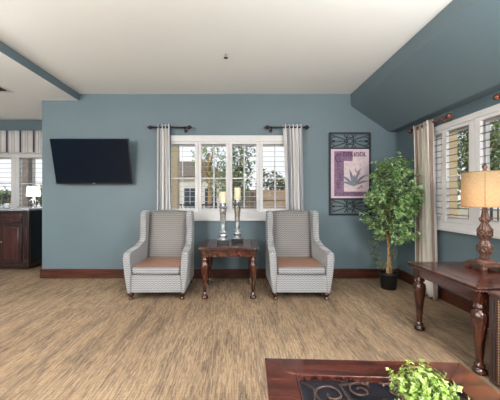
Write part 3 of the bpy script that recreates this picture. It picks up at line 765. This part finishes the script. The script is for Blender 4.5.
# ------------------------------------------------------------------ ficus in the corner
rng = random.Random(11)
fx, fy = 1.995, 3.82
fc = empty('potted_ficus', (fx, fy, 0)); tag(fc, 'tall leafy artificial ficus in a black pot beside the right curtain', 'plant')
MB().lathe([(.085, 0), (.092, .005), (.108, .19), (.116, .195), (.116, .215), (.108, .215), (.104, .19)], n=28).build('pot', M['pot'], fc)
MB().lathe([(.105, .17), (.06, .195), (.01, .20)], n=20).build('soil', M['soil'], fc)
trk = MB()
paths = []
for k, (ox, oy) in enumerate(((-.018, 0), (.022, .01), (.0, -.02))):
    pts = [Vector((ox+.014*math.sin(z*7+k*2), oy+.014*math.cos(z*7+k*2), .18+z)) for z in [q*.08 for q in range(15)]]
    trk.tube(pts, [.013-.0006*i for i in range(15)], 8); paths.append(pts)
trk.build('trunk', M['trunk'], fc)
br, lf = MB(), MB()
K = 3.82/F
blobs = [(384, 168, 13, 8, 1.2), (373, 174, 8, 8, .9), (396, 176, 12, 9, 1.3), (386, 184, 14, 9, 1.4), (375, 194, 11, 9, 1.2), (400, 192, 12, 10, 1.3), (388, 203, 13, 9, 1.3), (374, 213, 10, 9, 1.1), (400, 211, 12, 10, 1.3), (388, 223, 13, 9, 1.2), (371, 225, 8, 6, .7), (404, 228, 9, 7, .8), (396, 237, 9, 6, .7), (379, 235, 9, 6, .7), (392, 164, 7, 4, .5), (407, 200, 6, 9, .7), (368, 201, 5, 6, .5)]
for (bx, by, rx_, rz_, dn) in blobs:
    bx += 5; dy = -.30 if bx > 398 else rng.uniform(-.12, .08); Kb = (fy+dy)/F; c0 = Vector((min(.24, (bx-CX)*Kb-fx), dy, EYE+(CY-by)*Kb))
    tp = paths[rng.randrange(3)]; t0 = tp[min(14, max(3, int((c0.z-.18-.25)/.08)))]
    mid = (t0+c0)/2+Vector((0, 0, .03)); br.tube([t0, mid, c0], [.006, .004, .002], 6)
    for s_ in range(int(18*dn)):
        p = c0+Vector((rng.gauss(0, .46)*rx_*K, rng.gauss(0, .42)*min(.20, rx_*K), rng.gauss(0, .50)*rz_*K)); p.x = min(p.x, .30); p.y = min(p.y, .38)
        d = (p-t0); d.z -= .05; d.normalize(); q0 = p-d*.06; pts = [q0]
        for i in range(7):
            pp = q0+d*(.16*i/7)+Vector((0, 0, -.04*(i/7)**2)); pts.append(pp)
            for e in range(2):
                side = Matrix.Rotation(rng.uniform(0, 2*PI), 3, d) @ d.orthogonal().normalized()
                dr = side*.8+d*.7+Vector((0, 0, -.45)); wp = pp+Vector((fx, fy, 0))
                if wp.x > 2.21 and wp.y < 3.87: continue
                if wp.x > 2.34 or wp.y > 4.24 : continue
                lf.leaf(pp, dr, Vector((0, 0, 1))+side*.4, rng.uniform(.046, .070), rng.uniform(.013, .019))
        br.tube(pts, .0013, 4)
br.build('branches', M['stem'], fc); lf.build('foliage', M['ficus'], fc, recalc=False)
lf = MB()
for (bx, by, rx_, rz_) in ((374, 244, 5, 7), (377, 256, 6, 8), (381, 264, 6, 5), (394, 254, 4, 9), (388, 266, 7, 3)):
    for s_ in range(80):
        p = Vector(((bx-CX)*K-fx+rng.gauss(0, .5)*rx_*K, rng.gauss(0, .05), EYE+(CY-by)*K+rng.gauss(0, .5)*rz_*K))
        if p.z < .2: p.z = .2+rng.random()*.04
        d = Vector((rng.uniform(-1, 1), rng.uniform(-1, 1), rng.uniform(-.8, .3))); lf.leaf(p, d, Vector((0, 0, 1)), rng.uniform(.022, .034), rng.uniform(.008, .012))
lf.build('ivy_vine', M['ivy'], fc, recalc=False)

# ------------------------------------------------------------------ alcove cabinet and things on it
cb = empty('cabinet', (-3.935, 5.06, 0)); tag(cb, 'dark wooden cabinet with panelled doors under the alcove window', 'cabinet')
cx0, cx1, yf, yb = -.50, .485, -.24, .24
m = MB(); m.box(cx0, cx1-.01, yf+.012, yb, .07, .975); m.build('body', M['darkwood'], cb)
m = MB(); m.box(cx1-.012, cx1, yf+.03, yb, .05, .985); m.build('side_panel', M['blackwood'], cb)
m = MB(); m.box(cx0-.03, cx1+.02, yf-.03, yb+.02, .985, 1.02, bev=.005); m.build('countertop', M['stone'], cb)
m = MB(); m.box(cx0-.01, cx1+.005, yf-.01, yb, .04, .095, bev=.008); m.build('plinth', M['darkwood'], cb)
for x in (cx1-.105, cx0+.005):
    m = MB()
    m.box(x, x+.10, yf-.012, yf+.015, .10, .985, bev=.004); m.box(x-.008, x+.108, yf-.03, yf+.02, .04, .13, bev=.01); m.box(x-.004, x+.104, yf-.02, yf+.02, .86, .90, bev=.005)
    for q in (.03, .05, .07): m.box(x+q-.004, x+q+.004, yf-.018, yf-.008, .18, .82, bev=.002, seg=1)
    m.build('pilaster', M['darkwood'], cb)
for a, b in ((.015, .365), (-.375, -.025)):
    m = MB(); m.box(a, b, yf-.012, yf+.014, .79, .955, bev=.004); dr = m.build('drawer', M['darkwood'], cb)
    m = MB(); m.box(a+.03, b-.03, yf-.018, yf-.008, .82, .925, bev=.006); m.build('drawer_panel', M['redwood'], dr)
    m = MB(); m.ball(((a+b)/2, yf-.028, .87), .012, 10); m.build('knob', M['bronze'], dr)
    m = MB(); m.box(a, b, yf-.012, yf+.014, .13, .76, bev=.004); dd = m.build('door', M['darkwood'], cb)
    m = MB(); m.box(a+.055, b-.055, yf-.020, yf-.006, .185, .705, bev=.010); m.build('door_panel', M['redwood'], dd)
    m = MB(); m.ball((a+.02 if a > 0 else b-.02, yf-.025, .47), .012, 10); m.build('knob', M['brass'], dd)
vz = empty('flower_vase', (-3.97, 5.00, 1.0205)); tag(vz, 'small glass vase of pale mauve flowers on the alcove cabinet', 'vase')
MB().lathe([(.03, 0), (.045, .01), (.055, .05), (.04, .08), (.035, .085)], n=18).build('vase', simple('frosted_glass', (.6, .62, .66), .2), vz)
m = MB(); g_ = MB(); rng = random.Random(5)
for k in range(22):
    a = rng.uniform(0, 2*PI); r_ = rng.uniform(0, .065); p = Vector((r_*math.cos(a), r_*math.sin(a), .115+rng.uniform(-.02, .05)))
    for q in range(7): m.leaf(p, Vector((math.cos(q*.9), math.sin(q*.9), .4)), Vector((0, 0, 1)), .018, .008)
    g_.tube([(0, 0, .07), p], .0015, 4)
m.build('petals', M['flower'], vz, recalc=False); g_.build('stems', M['stem'], vz)
l2 = empty('table_lamp', (-3.565, 5.08, 1.0205)); tag(l2, 'small lamp with white shade on the alcove cabinet beside the wall edge', 'lamp')
MB().lathe([(.05, 0), (.055, .008), (.02, .02), (.012, .04), (.028, .08), (.032, .11), (.014, .15), (.008, .17), (.008, .23)], n=18).build('base', M['silver'], l2)
m = MB()
for k in range(5): m.tube([(.03*math.cos(k*1.26)+.03*math.cos(t)*math.cos(k*1.26), .03*math.sin(k*1.26)+.03*math.cos(t)*math.sin(k*1.26), .12+.03*math.sin(t)) for t in [q*.6 for q in range(10)]], .004, 5)
m.build('scroll_ornament', M['silver'], l2)
MB().lathe([(.108, .205), (.095, .385), (.093, .385), (.106, .205)], n=32, cap=False).build('lamp_shade', M['whiteshade'], l2)

# ------------------------------------------------------------------ ceiling fittings
sk = empty('sprinkler', (-.12, 3.13, H)); tag(sk, 'small metal fire sprinkler head on the ceiling', 'sprinkler')
MB().lathe([(.035, -.003), (.035, 0)], n=20).build('escutcheon', M['ceiling'], sk)
m = MB(); m.lathe([(.007, -.022), (.009, -.018), (.009, -.002)], n=12); m.tube([(-.009, 0, -.02), (-.014, 0, -.032), (-.004, 0, -.042)], .0025); m.tube([(.009, 0, -.02), (.014, 0, -.032), (.004, 0, -.042)], .0025); m.build('head', M['metal'], sk)
m = MB(); m.lathe([(.024, -.046), (.024, -.042)], n=16); m.build('deflector', M['iron'], sk)
vt = empty('ceiling_vent', (-3.27, 3.76, HL)); tag(vt, 'louvred air vent in the lower ceiling at the left edge', 'vent')
m = MB()
for a, b, c, d in ((-.21, .21, -.21, -.18), (-.21, .21, .18, .21), (-.21, -.18, -.18, .18), (.18, .21, -.18, .18)): m.box(a, b, c, d, -.012, 0)
m.build('frame', M['vent'], vt)
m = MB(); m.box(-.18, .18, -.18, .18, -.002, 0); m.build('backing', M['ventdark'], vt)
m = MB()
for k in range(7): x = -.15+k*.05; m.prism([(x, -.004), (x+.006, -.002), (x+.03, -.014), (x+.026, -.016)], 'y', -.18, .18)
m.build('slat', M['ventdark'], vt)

# pendant lamps added out of view, with uplights, to brighten room and ceiling
def fill(x, y_, z, label, power):
    g = empty('fill_pendant', (x, y_, z)); tag(g, label, 'lamp')
    MB().lathe([(.07, H-z-.02), (.07, H-z)], n=20).build('canopy', M['bronze'], g); MB().tube([(0, 0, .16), (0, 0, H-z-.01)], .008).build('rod', M['bronze'], g)
    MB().lathe([(.05, .14), (.05, .17)], n=16).build('collar', M['bronze'], g)
    l = bpy.data.lights.new('bulb', 'POINT'); l.energy = power; l.shadow_soft_size = .28; l.color = (1, .975, .965)
    o = bpy.data.objects.new('bulb', l); o.parent = g; col.objects.link(o)
    l = bpy.data.lights.new('uplight', 'AREA'); l.shape = 'DISK'; l.size = .5; l.energy = power*UP; l.color = (1, .98, .97)
    o = bpy.data.objects.new('uplight', l); o.location = (0, 0, .2); o.rotation_euler = (PI, 0, 0); o.parent = g; col.objects.link(o)
UP = 1.25
PW = 112
fill(-2.6, -.2, 1.65, 'added unseen globe lamp behind the camera to the left', PW*.85)
fill(1.66, .02, 1.62, 'added unseen globe lamp just right of the camera', PW*1.4)
fill(-3.2, -2.4, 1.65, 'added unseen globe lamp near the rear windows', PW*.9)
def bulb(x, y_, z, p, par, colr=(1, .78, .5), rad=.03):
    l = bpy.data.lights.new('bulb', 'POINT'); l.energy = p; l.shadow_soft_size = rad; l.color = colr
    o = bpy.data.objects.new('bulb', l); o.location = (x, y_, z); o.parent = par; col.objects.link(o)
fill(-3.7, 1.4, 1.80, 'added unseen globe lamp in front of the left alcove, outside the picture', PW*.3)
bulb(0, 0, .62, 1.7, lp, (1, .85, .66)); bulb(0, 0, .30, 5, l2, (1, .95, .88))

# ------------------------------------------------------------------ outdoors
S(MB().box(-40, 40, WB+1.1, 60, -.40, -.30).build('floor_outdoors', M['ground']))
S(MB().box(WR+.2, 40, -30, WB+1.1, -.40, -.30).build('floor_outdoors', M['ground']))
GZ = -.30
def leafcloud(name, blobs, n, size, mat, seed):
    rg = random.Random(seed); m = MB()
    for (c, r) in blobs:
        for k in range(n):
            while True:
                v = Vector((rg.uniform(-1, 1), rg.uniform(-1, 1), rg.uniform(-1, 1)))
                if v.length < 1: break
            v = v.normalized()*(v.length**.4)
            p = Vector(c)+Vector((v.x*r[0], v.y*r[1], v.z*r[2]))
            d = Vector((rg.uniform(-1, 1), rg.uniform(-1, 1), rg.uniform(-1, .6)))
            m.leaf(p, d, Vector((0, 0, 1)), size*rg.uniform(.7, 1.3), size*.3)
    return m
def tree(label, x, y_, h, rad, seed, cat='tree', mat='tree', size=.28, trunk=.12, group=None, n=420):
    rg = random.Random(seed); t = empty('tree', (x, y_, GZ)); tag(t, label, cat, group)
    m = MB(); m.tube([(0, 0, 0), (.05, 0, h*.35), (-.05, .05, h*.7)], [trunk, trunk*.8, trunk*.4], 8)
    for k in range(5): a = k*1.3; m.tube([(0, 0, h*(.3+.06*k)), (rad*.6*math.cos(a), rad*.6*math.sin(a), h*(.55+.06*k))], [trunk*.4, trunk*.15], 6)
    m.build('trunk', M['trunk'], t)
    bl = [((rg.uniform(-.5, .5)*rad, rg.uniform(-.5, .5)*rad, h*rg.uniform(.42, .88)), (rad*.55, rad*.55, h*.16)) for k in range(8)]
    leafcloud('c', bl, n, size, M[mat], seed).build('crown', M[mat], t, recalc=False); return t
def bush(label, x, y_, h, rx_, seed, group=None):
    b = empty('bush', (x, y_, GZ)); tag(b, label, 'bush', group); rg = random.Random(seed)
    bl = [((rg.uniform(-.6, .6)*rx_, rg.uniform(-.2, .2), h*rg.uniform(.3, .75)), (rx_*.45, .4, h*.28)) for k in range(7)]
    leafcloud('c', bl, 330, .15, M['bush'], seed).build('foliage', M['bush'], b, recalc=False)
    MB().tube([(0, 0, 0), (0, 0, h*.5)], .05).build('stem', M['trunk'], b)
# fence behind the right half of the back window
fn = empty('fence', (1.4, 9.0, GZ)); tag(fn, 'tan wooden board fence seen through the right half of the back window', 'fence')
m = MB()
x = -1.6
while x < 2.6: m.box(x, x+.145, 0, .02, .05, 1.72); x += .15
m.build('boards', M['fence'], fn)
m = MB(); m.box(-1.6, 2.6, -.06, -.001, .25, .34); m.box(-1.6, 2.6, -.06, -.001, 1.45, 1.54); m.box(-1.6, 2.6, -.03, .04, 1.72, 1.76); m.build('rail', M['fence'], fn)
bush('dense green hedge bush above the fence, seen behind the right shutter panels', 1.35, 10.2, 2.75, .75, 2)
bush('low green bush behind the fence near the middle of the back window', -.15, 10.3, 2.5, .45, 4)
bush('dark green bush behind the fence at its right end', 3.0, 10.9, 2.9, .6, 6)
tree('slender tree with a brown trunk beyond the middle of the back window', -.02, 8.2, 3.3, .55, 21, size=.12, trunk=.11, n=160)
tree('leafy tree beyond the second shutter panel of the back window', -1.35, 14.0, 5.2, 1.1, 22, size=.16, n=130)
hs = empty('house', (-4.6, 19, GZ)); tag(hs, 'pale single-storey house with dark windows beyond the left shutter panels', 'house')
MB().box(-3.4, 3.6, 0, 6, 0, 3.0).build('wall', M['housewall'], hs)
m = MB(); m.prism([(-3.9, 2.95), (4.1, 2.95), (2.6, 3.9), (-2.4, 3.9)], 'y', -.4, 6.4); m.build('roof', M['roof'], hs)
for k in range(5):
    x = -2.9+k*1.35; f = MB().box(x-.06, x+.82, -.04, 0, .85, 2.25).build('window_frame', M['white'], hs)
    m = MB(); m.box(x, x+.36, -.06, -.03, .92, 2.18); m.box(x+.40, x+.76, -.06, -.03, .92, 2.18); m.build('window_pane', M['dwin'], f)
col_ = empty('porch_column', (-1.52, 6.9, GZ)); tag(col_, 'tan square porch column seen at the left side of the back window', 'column')
MB().box(-.13, .13, -.13, .13, 0, 3.4, bev=.01).build('shaft', M['stucco'], col_); MB().box(-.17, .17, -.17, .17, 0, .3, bev=.01).build('base', M['stucco'], col_)
def railing(name, label, x0, x1, y_, z0, z1, pitch=.11):
    r = empty(name, (x0, y_, z0)); tag(r, label, 'railing')
    m = MB(); m.box(0, x1-x0, -.02, .02, z1-z0-.04, z1-z0); m.box(0, x1-x0, -.015, .015, .08, .11)
    for k in (0, .5, 1): xx = (x1-x0)*k; m.box(xx-.03, xx+.03, -.03, .03, 0, z1-z0+.03)
    m.build('rail', M['iron'], r)
    m = MB(); x = .05
    while x < x1-x0: m.box(x-.008, x+.008, -.008, .008, .1, z1-z0-.03); x += pitch
    m.build('baluster', M['iron'], r)
railing('railing', 'black metal railing outside the left part of the back window', -2.6, -.55, 7.6, GZ, 1.05)
railing('railing', 'black metal railing outside the alcove window', -7.2, -4.0, 7.0, GZ, 1.28)
pc = empty('porch_column', (-5.02, 6.95, GZ)); tag(pc, 'dark porch post outside the alcove window', 'column')
MB().box(-.08, .08, -.08, .08, 0, 3.2, bev=.01).build('shaft', M['roof'], pc); MB().box(-.12, .12, -.12, .12, 0, .2, bev=.01).build('base', M['roof'], pc)
for i, x in enumerate((-20, -15.5, -24)): tree(['distant tree low on the horizon beyond the alcove railing, middle one', 'distant tree low on the horizon beyond the alcove railing, right one', 'distant tree low on the horizon beyond the alcove railing, left one'][i], x, 30, 2.6, 2.0, 40+i, size=.4, n=90)
# beyond the right-hand window
pl = empty('stucco_pillar', (4.42, 6.0, GZ)); tag(pl, 'broad tan stucco pillar outside the right window beside the curtain', 'pillar')
MB().box(-.92, -.12, -.35, .35, 0, 3.9, bev=.01).build('shaft', M['stucco'], pl)
MB().box(-.96, -.08, -.39, .39, 0, .35, bev=.01).build('base', M['stucco'], pl)
tree('sunlit leafy tree beyond the right window, left of the lamp shade', 5.9, 7.3, 3.6, .8, 51, size=.13, n=330)
tree('large leafy tree beyond the right window, above the lamp shade', 8.6, 8.6, 5.0, 1.3, 52, size=.15, n=420)
tree('green tree beyond the right window at the picture edge', 6.6, 5.0, 4.0, .9, 53, size=.14, n=380)
railing('railing', 'dark metal railing outside the right window low behind the lamp', 4.7, 7.6, 5.4, GZ, 1.12)

# ------------------------------------------------------------------ light
wld = bpy.data.worlds.new('sky'); sc.world = wld; wld.use_nodes = True; nt = wld.node_tree; bg = nt.nodes['Background']
tc = N(nt, 'ShaderNodeTexCoord'); sp_ = N(nt, 'ShaderNodeSeparateXYZ'); nt.links.new(tc.outputs['Generated'], sp_.inputs[0])
cr = N(nt, 'ShaderNodeValToRGB'); cr.color_ramp.elements[0].position = .0; cr.color_ramp.elements[0].color = (.95, .97, 1, 1); cr.color_ramp.elements[1].position = .6; cr.color_ramp.elements[1].color = (.60, .76, 1, 1)
nt.links.new(sp_.outputs['Z'], cr.inputs['Fac']); nt.links.new(cr.outputs[0], bg.inputs['Color']); bg.inputs['Strength'].default_value = .85
sn = bpy.data.lights.new('sun', 'SUN'); sn.energy = 1.6; sn.angle = R(4); sn.color = (1, .95, .86)
so = bpy.data.objects.new('sun', sn); so.rotation_euler = (R(48), 0, R(-14)); so.location = (0, -10, 12); col.objects.link(so)

# ------------------------------------------------------------------ camera
cam = bpy.data.cameras.new('camera'); co = bpy.data.objects.new('camera', cam); col.objects.link(co)
co.location = (0, 0, EYE); co.rotation_euler = (R(90), 0, 0); cam.sensor_width = 36; cam.sensor_fit = 'HORIZONTAL'
cam.lens = 36*F/500; cam.shift_x = (250-CX)/500; cam.shift_y = (CY-200)/500; cam.clip_start = .02
sc.camera = co
sc.view_settings.view_transform = 'Standard'; sc.view_settings.look = 'None'; sc.view_settings.gamma = 1
sc.view_settings.use_curve_mapping = False; sc.view_settings.exposure = 0.47
